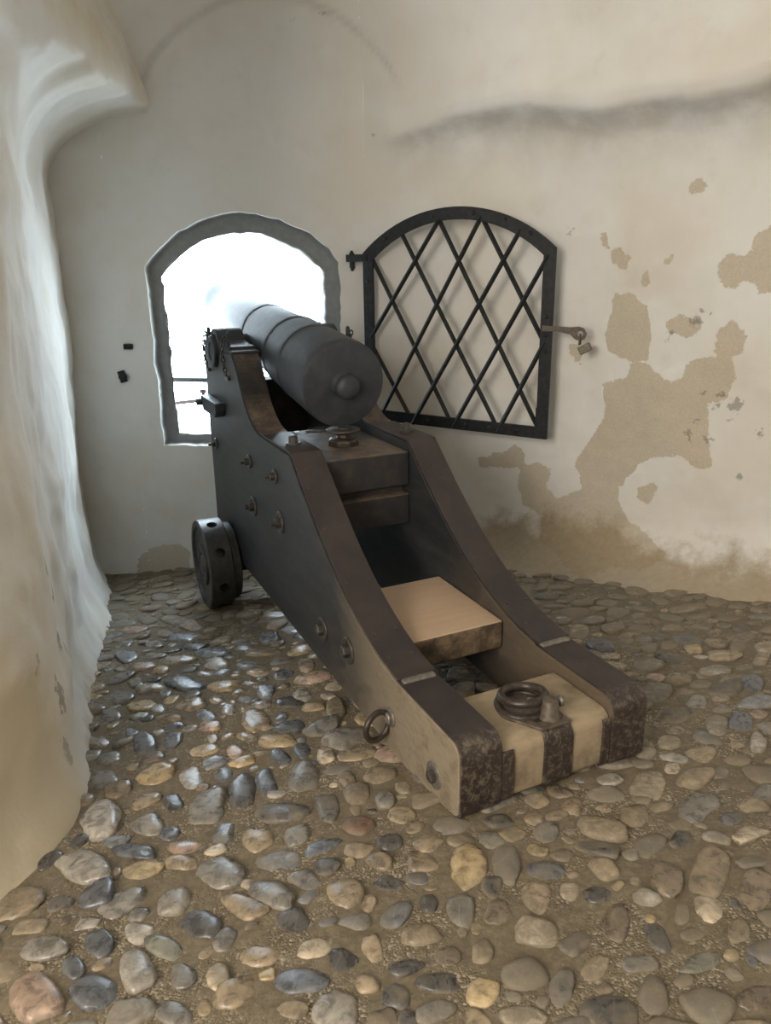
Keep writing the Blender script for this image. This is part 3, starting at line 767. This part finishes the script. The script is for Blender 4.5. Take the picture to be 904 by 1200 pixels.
for side in (1, -1):
    bm = bmesh.new(); y0, y1 = sorted((side*WI, side*WH)); add_prism(bm, CPROF, y0, y1)
    ck = bm_obj('cheek', bm, M_CHEEK, CARR, bevel=.007)
    ck['label'] = ('left' if side > 0 else 'right') + ' carriage cheek with curved top edge'
    ov = -.005
    yo0, yo1 = sorted((side*(WI-.001), side*(WH+ov)))
    # lower plate: over the trail's flat and down its end
    lower = [(.52, .252)] + sweep[3:0:-1] + [(.40, .240)] + rounded(.045, .195, .045, 90, 180, 8) + [(0, .10), (0, .030)] + rounded(.03, .030, .030, 180, 235, 3)
    lower = [p_ for i_, p_ in enumerate(lower) if i_ == 0 or math.dist(p_, lower[i_-1]) > 1e-4]
    lower = [p_ for p_ in lower if p_[0] <= .40001]
    bm = strip(lower[::-1], .007, yo0, yo1); bm_obj('trail_plate', bm, M_PLATE, ck, bevel=.003)
    up = [(.385, .2405)] + sweep[1:]
    up = [p_ for i_, p_ in enumerate(up) if i_ == 0 or p_[0] > up[i_-1][0]+.001]
    bm = strip(up, .011, yo0, yo1, .0075); bm_obj('sweep_plate', bm, M_PLATE, ck, bevel=.003)
    # worn lip where the upper plate ends
    bm = bmesh.new(); add_box(bm, .362, .392, yo0+.008, yo1-.008, .238, .2555)
    bm_obj('plate_lip', bm, M_STEEL, ck, bevel=.008)
    bm = strip([(1.375, .772), (1.40, .783), (1.60, .783), (1.80, .784)], .010, yo0, yo1, .001); bm_obj('shelf_plate', bm, M_PLATE, ck, bevel=.003)
    ub = [p_ for p_ in back]
    bm = strip(ub, .006, yo0+.004, yo1-.002); bm_obj('back_plate', bm, M_TRANSOM, ck, bevel=.002)
    # bolt on the shelf
    bm = bmesh.new(); add_lathe(bm, [(0, 0), (0, .034), (.008, .034), (.008, .022), (.034, .021), (.040, .014), (.041, 0)], 8, Matrix.Translation((1.535, side*.275, .794)) @ Matrix.Rotation(-PI/2, 4, 'Y'))
    bm_obj('shelf_bolt', bm, M_BOLT, ck)
    # rivets on the plates
    for (u, z) in ((.50, .268), (.62, .301), (.86, .400), (1.08, .545), (1.24, .670)):
        for dv in (.03, .115):
            bm = bmesh.new(); add_lathe(bm, [(-.003, 0), (-.003, .007), (.001, .006), (.002, .003), (.002, 0)], 8, Matrix.Translation((u, side*(WI+dv), z+.006)) @ Matrix.Rotation(-PI/2-math.atan2(.6, 1)*.6, 4, 'Y'))
            bm_obj('rivet', bm, M_BOLT, ck)
    # cap square over the trunnion
    cap = [(2.235, 1.119), (2.235, 1.135), (2.30, 1.137), (2.30, 1.152), (2.40, 1.154), (2.46, 1.160)] + rounded(2.60, 1.110, .118, 150, 30, 14) + [(2.74, 1.160), (2.80, 1.152), (2.88, 1.150), (2.88, 1.119)] + rounded(2.603, 1.108, .087, 7, 173, 12)
    bm = bmesh.new(); add_prism(bm, cap, yo0-.002, yo1+.004); bm_obj('cap_square', bm, M_GUN, ck, bevel=.004)
    for u in (2.34, 2.78):
        bm = bmesh.new(); add_box(bm, u-.022, u+.022, side*.335-.010, side*.335+.010, 1.14, 1.185)
        add_lathe(bm, [(0, 0), (0, .012), (.035, .012), (.045, .006), (.045, 0)], 10, Matrix.Translation((u, side*.33, 1.18)) @ Matrix.Rotation(-PI/2, 4, 'Y'))
        bm_obj('key_bolt', bm, M_GUN, ck, bevel=.003)
        bm = bmesh.new(); chain_link_path(bm, [(u, side*.35, 1.20), (u+.03, side*.362, 1.13), (u+.015, side*.360, 1.05), (u-.02, side*.358, 1.0)])
        bm_obj('key_chain', bm, M_BOLT, ck, True)
        bm = bmesh.new(); add_box(bm, u-.05, u+.01, side*.352-.010, side*.352+.010, .985, 1.005); bm_obj('chain_staple', bm, M_BOLT, ck, bevel=.004)
    # lug block below the trunnion
    bm = bmesh.new(); yl0, yl1 = sorted((side*(WH-.002), side*(WH+.055)))
    add_prism(bm, [(2.46, .80), (2.50, .765), (2.78, .765), (2.82, .80), (2.82, .845), (2.46, .845)], yl0, yl1)
    lg = bm_obj('lug_block', bm, M_GUN, ck, bevel=.006)
    bm = bmesh.new(); add_lathe(bm, [(0, 0), (0, .020), (.030, .020), (.034, .012), (.034, 0)], 8, Matrix.Translation((2.80, side*(WH+.053), .81)) @ Matrix.Rotation(PI/2*side, 4, 'Z'))
    bm_obj('bolt_head', bm, M_BOLT, ck)
    for (u, z, big) in ((2.009, .392, 1), (1.567, .437, 1), (2.028, .617, 0), (1.602, .643, 0), (2.755, .566, 0), (1.064, .132, 1), (.794, .166, 1)):
        bolt(ck, u, z, side, bool(big), u > 1.2)
    # worn plate and stud near the trail's end
    M = Matrix.Translation((.139, side*WH, .062)) @ Matrix.Rotation(PI/2*side, 4, 'Z')
    bm = bmesh.new(); add_lathe(bm, [(-.002, 0), (-.002, .044), (.003, .043), (.004, .030), (.002, 0)], 24, M); bm_obj('washer', bm, M_STEEL, ck, True)
    bm = bmesh.new(); add_lathe(bm, [(0, 0), (0, .021), (.018, .020), (.022, .013), (.023, 0)], 7, M); bm_obj('bolt_head', bm, M_BOLT, ck)
    # side ring
    bm = bmesh.new(); M = Matrix.Translation((.437, side*(WH+.001), .088)) @ Matrix.Rotation(PI/2*side, 4, 'Z')
    add_lathe(bm, [(-.002, 0), (-.002, .034), (.004, .033), (.006, .02), (.006, 0)], 20, M)
    add_torus(bm, .014, .007, Matrix.Translation((.437, side*(WH+.012), .088)) @ Matrix.Rotation(PI/2, 4, 'X') , 18, 8)
    bm_obj('ring_staple', bm, M_STEEL, ck, True)
    bm = bmesh.new(); ang = math.radians(52*side)
    add_torus(bm, .050, .0105, Matrix.Translation((.445, side*(WH+.046), .062)) @ Matrix.Rotation(ang*.3, 4, 'Z') @ Matrix.Rotation(PI/2, 4, 'Y'), 32, 10)
    bm_obj('side_ring', bm, M_RING, ck, True)

def box_part(name, u0, u1, z0, z1, mat, v=WI-.002, bevel=.006, parent=None):
    bm = bmesh.new(); add_box(bm, u0, u1, -v, v, z0, z1); return bm_obj(name, bm, mat, parent or CARR, bevel=bevel)
top_t = box_part('transom', 1.362, 1.95, .590, .742, M_TRANSOM); top_t['label'] = 'upper transom carrying the elevating screw'
box_part('transom_spacer', 1.42, 1.60, .545, .592, M_DARKWOOD)
box_part('transom', 1.362, 1.64, .410, .548, M_TRANSOM)
box_part('transom', 2.70, 2.86, .60, .92, M_DARKWOOD)['label'] = 'front transom under the barrel'
stp = box_part('step_board', .592, 1.085, .140, .252, M_BOARD, bevel=.009); stp['label'] = 'bare tan wooden step board'
# tail block with its straps and towing ring
bm = bmesh.new(); add_prism(bm, [(.285, .004), (.285, .195), (.05, .200)] + rounded(.048, .155, .045, 90, 180, 6) + rounded(.03, .034, .027, 180, 250, 4), -WI+.002, WI-.002)
tail = bm_obj('tail_block', bm, M_TAILW, CARR, bevel=.005); tail['label'] = 'worn tan wooden block closing the trail end'
def tail_strap(v0, v1, ztop, over=None):
    path = ([(over, .201)] if over else []) + rounded(.048, .155, .045, 90 if over else 150, 180, 6) + [(.003, .10), (.003, .034)] + rounded(.03, .034, .027, 180, 235, 3)
    bm = strip(path[::-1], .008, v0, v1); return bm_obj('iron_strap', bm, M_PLATE, tail, bevel=.003)
tail_strap(-.056, .050, .2, .075)
tail_strap(.158, WI-.003, .18); tail_strap(-WI+.003, -.170, .18)
# pad, lug, pin, ring
bm = bmesh.new()
pad = [(.012 + 0, -.058), (.012, .050)] + [(.14 + .085*math.cos(a), .03 + .085*math.sin(a)) for a in np.linspace(2.3, -1.9, 20)]
v0 = [bm.verts.new((x, y, .198)) for x, y in pad]; v1 = [bm.verts.new((x, y, .208)) for x, y in pad]
bm.faces.new(v0[::-1]); bm.faces.new(v1)
for i in range(len(pad)): bm.faces.new([v0[i], v0[(i+1) % len(pad)], v1[(i+1) % len(pad)], v1[i]])
bm_obj('ring_plate', bm, M_RUST, tail, bevel=.003)
bm = bmesh.new()
add_torus(bm, .074, .013, Matrix.Translation((.150, .028, .208)) , 40, 10, sz=.8)
bm_obj('ring_seat', bm, M_RING, tail, True)
bm = bmesh.new()
add_lathe(bm, [(0, 0), (0, .040), (.006, .036), (.012, .028), (.056, .025), (.060, .020), (.060, 0)], 20, Matrix.Translation((.062, -.012, .206)) @ Matrix.Rotation(-PI/2, 4, 'Y'))
bm_obj('eye_lug', bm, M_RUST, tail, True)
bm = bmesh.new(); dv = Vector((.03, .09, 0)).normalized(); c0 = Vector((.082, -.008, .246))
M = Matrix.Translation(c0 - dv*.056) @ dv.to_track_quat('X', 'Z').to_matrix().to_4x4()
add_lathe(bm, [(0, 0), (0, .016), (.010, .018), (.012, .013), (.098, .013), (.100, .018), (.110, .016), (.112, 0)], 16, M)
bm_obj('ring_pin', bm, M_STEEL, tail, True)
bm = bmesh.new()
add_torus(bm, .068, .0135, Matrix.Translation((.148, .026, .243)) @ Matrix.Rotation(math.radians(9), 4, 'Y'), 44, 12)
bm_obj('towing_ring', bm, M_RING, tail, True)

# axle and wheels
def carve(o, bm):
    bmesh.ops.recalc_face_normals(bm, faces=bm.faces)
    me = bpy.data.meshes.new('cut'); bm.to_mesh(me); bm.free()
    c = bpy.data.objects.new('cut', me); C.objects.link(c)
    if o.parent: c.parent = o.parent
    m = o.modifiers.new('bore', 'BOOLEAN'); m.object = c; m.operation = 'DIFFERENCE'; m.solver = 'EXACT'
    dg = bpy.context.evaluated_depsgraph_get(); dg.update()
    new = bpy.data.meshes.new_from_object(o.evaluated_get(dg)); o.modifiers.clear()
    old = o.data; o.data = new; new.name = o.name
    bpy.data.objects.remove(c); bpy.data.meshes.remove(me); bpy.data.meshes.remove(old)
    m = o.modifiers.new('edges', 'EDGE_SPLIT'); m.split_angle = math.radians(35)
bm = bmesh.new(); add_box(bm, 2.50, 2.64, -.40, .40, -.145, -.038)
bm_obj('axle', bm, M_DARKWOOD, CARR, bevel=.01)
RW, ZC, UC = .258, -.088, 2.57
for side in (1, -1):
    M = Matrix.Translation((UC, side*.40, ZC)) @ Matrix.Rotation(PI/2*side, 4, 'Z')
    bm = bmesh.new()
    add_lathe(bm, [(0, 0), (0, RW-.006), (.006, RW), (.128, RW), (.134, RW-.006), (.134, RW-.034), (.118, RW-.040), (.116, .125), (.130, .120), (.134, .105), (.126, .075), (.110, .066), (.110, 0)], 64, M)
    wh = bm_obj('wheel', bm, M_WHEEL, CARR, True)
    wh['label'] = 'small solid truck wheel with holes round its rim'
    cuts = bmesh.new()
    for k in range(8):                                   # handspike holes bored in the tread
        a = 2*PI*k/8 + math.radians(14)
        d = Vector((math.cos(a), 0, math.sin(a)))
        c = Vector((UC, side*(.40+.066), ZC)) + d*(RW-.07)
        add_lathe(cuts, [(0, 0), (0, .029), (.12, .029), (.12, 0)], 20, Matrix.Translation(c) @ d.to_track_quat('X', 'Z').to_matrix().to_4x4())
    carve(wh, cuts)
    bm = bmesh.new(); add_lathe(bm, [(-.052, 0), (-.052, RW-.04), (-.046, RW-.034), (.002, RW-.034), (.002, 0)], 56, M)
    hb = bm_obj('inner_flange', bm, M_WHEEL, wh, True)
    m = hb.modifiers.new('edges', 'EDGE_SPLIT'); m.split_angle = math.radians(35)
    bm = bmesh.new(); add_lathe(bm, [(.10, 0), (.10, .06), (.124, .055), (.130, .03), (.130, 0)], 24, M)
    bm_obj('axle_end', bm, M_BOLT, wh, True)

# elevating screw
MS = Matrix.Translation((1.635, 0, .740)) @ Matrix.Rotation(-PI/2, 4, 'Y')
bm = bmesh.new(); add_lathe(bm, [(0, 0), (0, .072), (.006, .075), (.028, .073), (.036, .062), (.037, .032), (.052, .030), (.085, .030), (.085, 0)], 8, MS)
scr = bm_obj('elevating_screw', bm, M_RING, CARR, bevel=.004)
bm = bmesh.new(); add_lathe(bm, [(.055, 0), (.055, .045), (.064, .062), (.068, .078), (.074, .080), (.078, .074), (.079, 0)], 32, MS)
bm_obj('hand_wheel', bm, M_BOLT, scr, True)
bm = bmesh.new(); add_rod(bm, (1.66, .05, .809), (1.72, .150, .803), .007)
bm_obj('screw_handle', bm, M_BOLT, scr, True)

# ================================================================== BARREL
ELEV = math.atan2(.285, 2.07)
BARR = empty('cannon_barrel', tuple(ORG + AX*1.605 + np.array([0, 0, 1.022])), math.atan2(AX[1], AX[0]))
BARR.rotation_euler = (0, -ELEV, math.atan2(AX[1], AX[0]))
tag(BARR, 'tapering dark iron cannon barrel laid on the carriage and pointing out of the embrasure', 'cannon barrel')
bm = bmesh.new()
add_lathe(bm, [(0, 0), (0, .186), (.004, .194), (.012, .198), (.06, .199), (.36, .195), (.364, .1975), (.384, .1975), (.388, .194), (.62, .186), (.624, .1885), (.640, .1885), (.644, .184),
               (1.10, .164), (1.104, .167), (1.13, .167), (1.134, .160), (1.80, .126), (1.93, .120), (2.00, .124), (2.09, .138), (2.12, .145), (2.15, .145), (2.16, .136), (2.17, .128), (2.175, .072), (2.165, .066), (1.7, .064), (1.7, 0)], 72)
tb = bm_obj('tube', bm, M_GUN, BARR, True)
m = tb.modifiers.new('edges', 'EDGE_SPLIT'); m.split_angle = math.radians(30)
bm = bmesh.new(); add_lathe(bm, [(.01, .062), (-.004, .060), (-.012, .046), (-.020, .046), (-.034, .055), (-.050, .056), (-.064, .046), (-.072, .026), (-.074, 0)], 32)
bm_obj('breech_knob', bm, M_GUN, BARR, True)
for side in (1, -1):
    bm = bmesh.new(); add_lathe(bm, [(0, 0), (0, .084), (.262, .084), (.268, .079), (.268, .050), (.262, .046), (.262, 0)], 36, Matrix.Translation((1.0, side*.10, -.051)) @ Matrix.Rotation(PI/2*side, 4, 'Z'))
    t_ = bm_obj('trunnion', bm, M_GUN, BARR, True); m = t_.modifiers.new('edges', 'EDGE_SPLIT'); m.split_angle = math.radians(30)

# ================================================================== GRILLE (local x along the leaf, z up, y out of the leaf)
GP0, GP1 = np.array([-.11, 4.84]), np.array([.94, 4.27])
GA = math.atan2(*(GP1-GP0)[::-1])
GR = empty('window_grille', (GP0[0], GP0[1], 0), GA)
tag(GR, 'black iron lattice grille hinged open against the right wall', 'grille')
def gz_bottom(s): return .588 - .032*s/1.2
def grille_outline(d):
    """outline inset by d"""
    x0, x1 = d, 1.205-d
    zs, za = 1.612-d*.55, 1.848-d
    hw = (x1-x0)/2; cx = (x0+x1)/2; r = za-zs; R = (hw*hw+r*r)/(2*r); a = math.asin(hw/R)
    return [(x0, gz_bottom(x0)+d), (x1, gz_bottom(x1)+d)] + [(cx+R*math.sin(a*(1-2*k/24)), za-R+R*math.cos(a*(1-2*k/24))) for k in range(25)]
bm = bmesh.new(); o_, i_ = grille_outline(0), grille_outline(.068); n = len(o_)
vs = [[bm.verts.new((x, y, z)) for x, z in L] for L, y in ((o_, -.012), (i_, -.012), (i_, .012), (o_, .012))]
for a, b in ((0, 1), (1, 2), (2, 3), (3, 0)):
    for k in range(n): bm.faces.new([vs[a][k], vs[a][(k+1) % n], vs[b][(k+1) % n], vs[b][k]])
bm_obj('frame', bm, M_GRILLE, GR, bevel=.003)
BARS = [((.045, 1.110), (.512, 1.785)), ((.055, .545), (.770, 1.790)), ((.330, .580), (1.000, 1.710)), ((.610, .580), (1.165, 1.575)), ((.900, .575), (1.165, 1.110)),
        ((.040, 1.610), (.610, .575)), ((.245, 1.745), (.905, .580)), ((.500, 1.790), (1.160, .590)), ((.765, 1.790), (1.150, 1.120)), ((.045, 1.060), (.335, .580))]
BARS[1] = ((.085, .585), (.770, 1.790))
for k, (p, q) in enumerate(BARS):
    bm = bmesh.new(); yy = -.004 if k < 5 else .010
    add_bar(bm, (p[0], yy, p[1]), (q[0], yy, q[1]), .021, .021, (0, 1, 0))
    d = Vector((q[0]-p[0], 0, q[1]-p[1])).normalized()
    bmesh.ops.rotate(bm, verts=bm.verts, cent=((p[0]+q[0])/2, yy, (p[1]+q[1])/2), matrix=Matrix.Rotation(PI/4, 3, d))
    bm_obj('lattice_bar', bm, M_GRILLE, GR, bevel=.002)
RV = [(.32, 1.762), (.47, 1.806), (.72, 1.808), (.91, 1.772), (.16, 1.690), (1.06, 1.690), (.034, 1.45), (.034, .95), (1.17, 1.25), (1.172, 1.15), (1.172, 1.06), (1.172, .70), (.70, .605), (.85, .60), (.45, .61), (1.02, .596)]
for x, z in RV:
    bm = bmesh.new(); add_lathe(bm, [(0, 0), (0, .013), (.005, .011), (.008, .005), (.008, 0)], 10, Matrix.Translation((x, -.011, z)) @ Matrix.Rotation(-PI/2, 4, 'Z'))
    bm_obj('rivet', bm, M_GRILLE, GR, True)
bm = bmesh.new(); add_box(bm, 1.135, 1.203, -.019, -.012, .565, .74); bm_obj('corner_plate', bm, M_GRILLE, GR, bevel=.002)
for z in (1.585, .80):
    bm = bmesh.new(); add_box(bm, -.115, .035, -.02, -.008, z-.022, z+.022)
    add_lathe(bm, [(-.045, 0), (-.045, .016), (.045, .016), (.045, 0)], 14, Matrix.Translation((-.085, .004, z-.012)) @ Matrix.Rotation(-PI/2, 4, 'Y'))
    add_box(bm, -.125, -.085, -.005, .17, z-.05, z-.02) if False else None
    h_ = bm_obj('hinge', bm, M_GRILLE, GR, bevel=.003)
    bm = bmesh.new(); add_rod(bm, (-.085, .004, z-.075), (-.085, .004, z+.045), .009); add_bar(bm, (-.085, .004, z-.05), (-.125, .10, z-.05), .022, .022, (0, 0, 1))
    bm_obj('hinge_pintle', bm, M_GRILLE, h_, True)
# hasp
bm = bmesh.new(); pts = [(1.15, 1.192), (1.23, 1.186), (1.30, 1.176), (1.36, 1.160)]
prof = [(1.15, 1.172), (1.23, 1.172), (1.31, 1.158), (1.335, 1.135), (1.365, 1.122), (1.392, 1.135), (1.402, 1.165), (1.385, 1.193), (1.355, 1.200), (1.31, 1.196), (1.23, 1.200), (1.15, 1.204)]
hx = (1.366, 1.160)
holep = [(hx[0]+.017*math.cos(a), hx[1]+.017*math.sin(a)) for a in np.linspace(0, 2*PI, 12, endpoint=False)]
fr = [bm.verts.new((x, -.022, z)) for x, z in prof]; bk = [bm.verts.new((x, -.014, z)) for x, z in prof]
hf = [bm.verts.new((x, -.022, z)) for x, z in holep]; hb = [bm.verts.new((x, -.014, z)) for x, z in holep]
for L1, L2 in ((fr, hf), (bk, hb)):
    ed = [bm.edges.new((L[i], L[(i+1) % len(L)])) for L in (L1, L2) for i in range(len(L))]
    bmesh.ops.triangle_fill(bm, use_beauty=True, use_dissolve=False, edges=ed)
for A, B in ((fr, bk), (hf, hb)):
    for i in range(len(A)): bm.faces.new([A[i], A[(i+1) % len(A)], B[(i+1) % len(A)], B[i]])
bm_obj('hasp', bm, M_RUST, GR, bevel=.002)
# padlock hanging from the hasp
PL = empty('padlock', tuple(np.array([*(GP0 + (GP1-GP0)/np.linalg.norm(GP1-GP0)*1.388), 1.098])), GA)
tag(PL, 'small worn padlock hanging from the hasp of the iron grille', 'padlock')
RL = Matrix.Rotation(math.radians(-28), 4, 'Y')
bm = bmesh.new(); add_box(bm, -.033, .033, -.038, .002, -.040, .006, RL); bm_obj('lock_body', bm, M_LOCK, PL, bevel=.005)
bm = bmesh.new(); tube_path(bm, [Vector((-.022, -.018+.016*math.cos(a), .004+.058*math.sin(a))) for a in np.linspace(0, PI, 16)], .0045)
bm_obj('shackle', bm, M_RUST, PL, True)

# ================================================================== SMALL IRONS
def stub(px, py, w, h, label):
    s, z = WALL.hit((px, py)); p = wall_point(np.array([s]), np.array([z]))[0]
    bm = bmesh.new(); add_box(bm, -w/2, w/2, -.028, .05, -h/2, h/2)
    add_lathe(bm, [(0, 0), (0, h*.42), (.010, h*.36), (.012, 0)], 10, Matrix.Translation((w*.18, -.026, 0)) @ Matrix.Rotation(-PI/2, 4, 'Z'))
    o = bm_obj('iron_stub', bm, M_GRILLE, None, bevel=.004); o.location = p
    tag(o, label, 'iron stub', 'iron stubs left of the window'); return o
stub(151, 406, .055, .034, 'broken iron stub in the wall left of the window, upper of two')
stub(144.5, 441, .040, .075, 'taller broken iron stub in the wall left of the window, lower of two').rotation_euler = (0, math.radians(-14), 0)
def cross(name, y, pxl, pxr, r, mat, label, cat, knob=None):
    def at(p):
        d = ray(p); return EYE + d*(y/d[1])
    a, b = at(pxl), at(pxr)
    bm = bmesh.new(); ext = (b-a)/np.linalg.norm(b-a)
    a2 = a - ext*.03; b2 = a + ext*1.05
    add_rod(bm, a2, b2, r, 12)
    if knob:
        k = at(knob); add_rod(bm, (k[0], k[1], a[2]-.01), (k[0], k[1], k[2]), r*.9, 10)
        add_lathe(bm, [(-.012, 0), (-.012, .026), (.010, .026), (.012, 0)], 12, Matrix.Translation(k) @ Matrix.Rotation(-PI/2, 4, 'Y'))
    o = bm_obj(name, bm, mat, None, True); tag(o, label, cat)
cross('window_bar', 5.10, (194, 444.5), (243, 445.5), .017, M_BARWIN, 'dark iron bar across the window opening beside the carriage, upper of two', 'bar')
cross('outer_rail', 5.26, (196, 473.5), (246, 468), .014, M_RAIL, 'thin reddish rail with a small stud across the window, lower of two', 'rail', (238, 458))

# ================================================================== LIGHT
w = bpy.data.worlds.new('sky'); bpy.context.scene.world = w; w.use_nodes = True
bg = w.node_tree.nodes['Background']; bg.inputs['Color'].default_value = (.74, .88, 1.0, 1); bg.inputs['Strength'].default_value = 20.0
ld = bpy.data.lights.new('embrasure_portal', 'AREA'); ld.shape = 'RECTANGLE'; ld.size = 1.3; ld.size_y = 1.5
ld.cycles.is_portal = True
lo = bpy.data.objects.new('embrasure_portal', ld); C.objects.link(lo); lo.location = (-1.07, 5.40, 1.13); lo.rotation_euler = (-PI/2, 0, 0)
ld = bpy.data.lights.new('warm_fill', 'AREA'); ld.shape = 'RECTANGLE'; ld.size = 1.6; ld.size_y = 1.8; ld.energy = 200; ld.color = (1.0, .91, .79)  # unseen fill lamp added behind the camera to brighten the right wall
lo = bpy.data.objects.new('warm_fill', ld); C.objects.link(lo); lo.location = (-2.1, -1.9, 2.3); lo.rotation_euler = (Vector((1.3, 3.4, 1.4))-Vector((-2.1, -1.9, 2.3))).to_track_quat('-Z', 'Y').to_euler()

# ================================================================== CAMERA
cd = bpy.data.cameras.new('camera'); cam = bpy.data.objects.new('camera', cd); C.objects.link(cam)
cd.sensor_fit = 'VERTICAL'; cd.sensor_height = 36; cd.lens = 36*F/1200; cd.clip_start = .02
cam.matrix_world = Matrix(((RT[0], UP[0], -FW[0], 0), (RT[1], UP[1], -FW[1], 0), (RT[2], UP[2], -FW[2], HC), (0, 0, 0, 1)))
sc = bpy.context.scene; sc.camera = cam
sc.view_settings.view_transform = 'Standard'; sc.view_settings.look = 'None'
sc.view_settings.exposure = 0; sc.view_settings.gamma = 1; sc.view_settings.use_curve_mapping = False
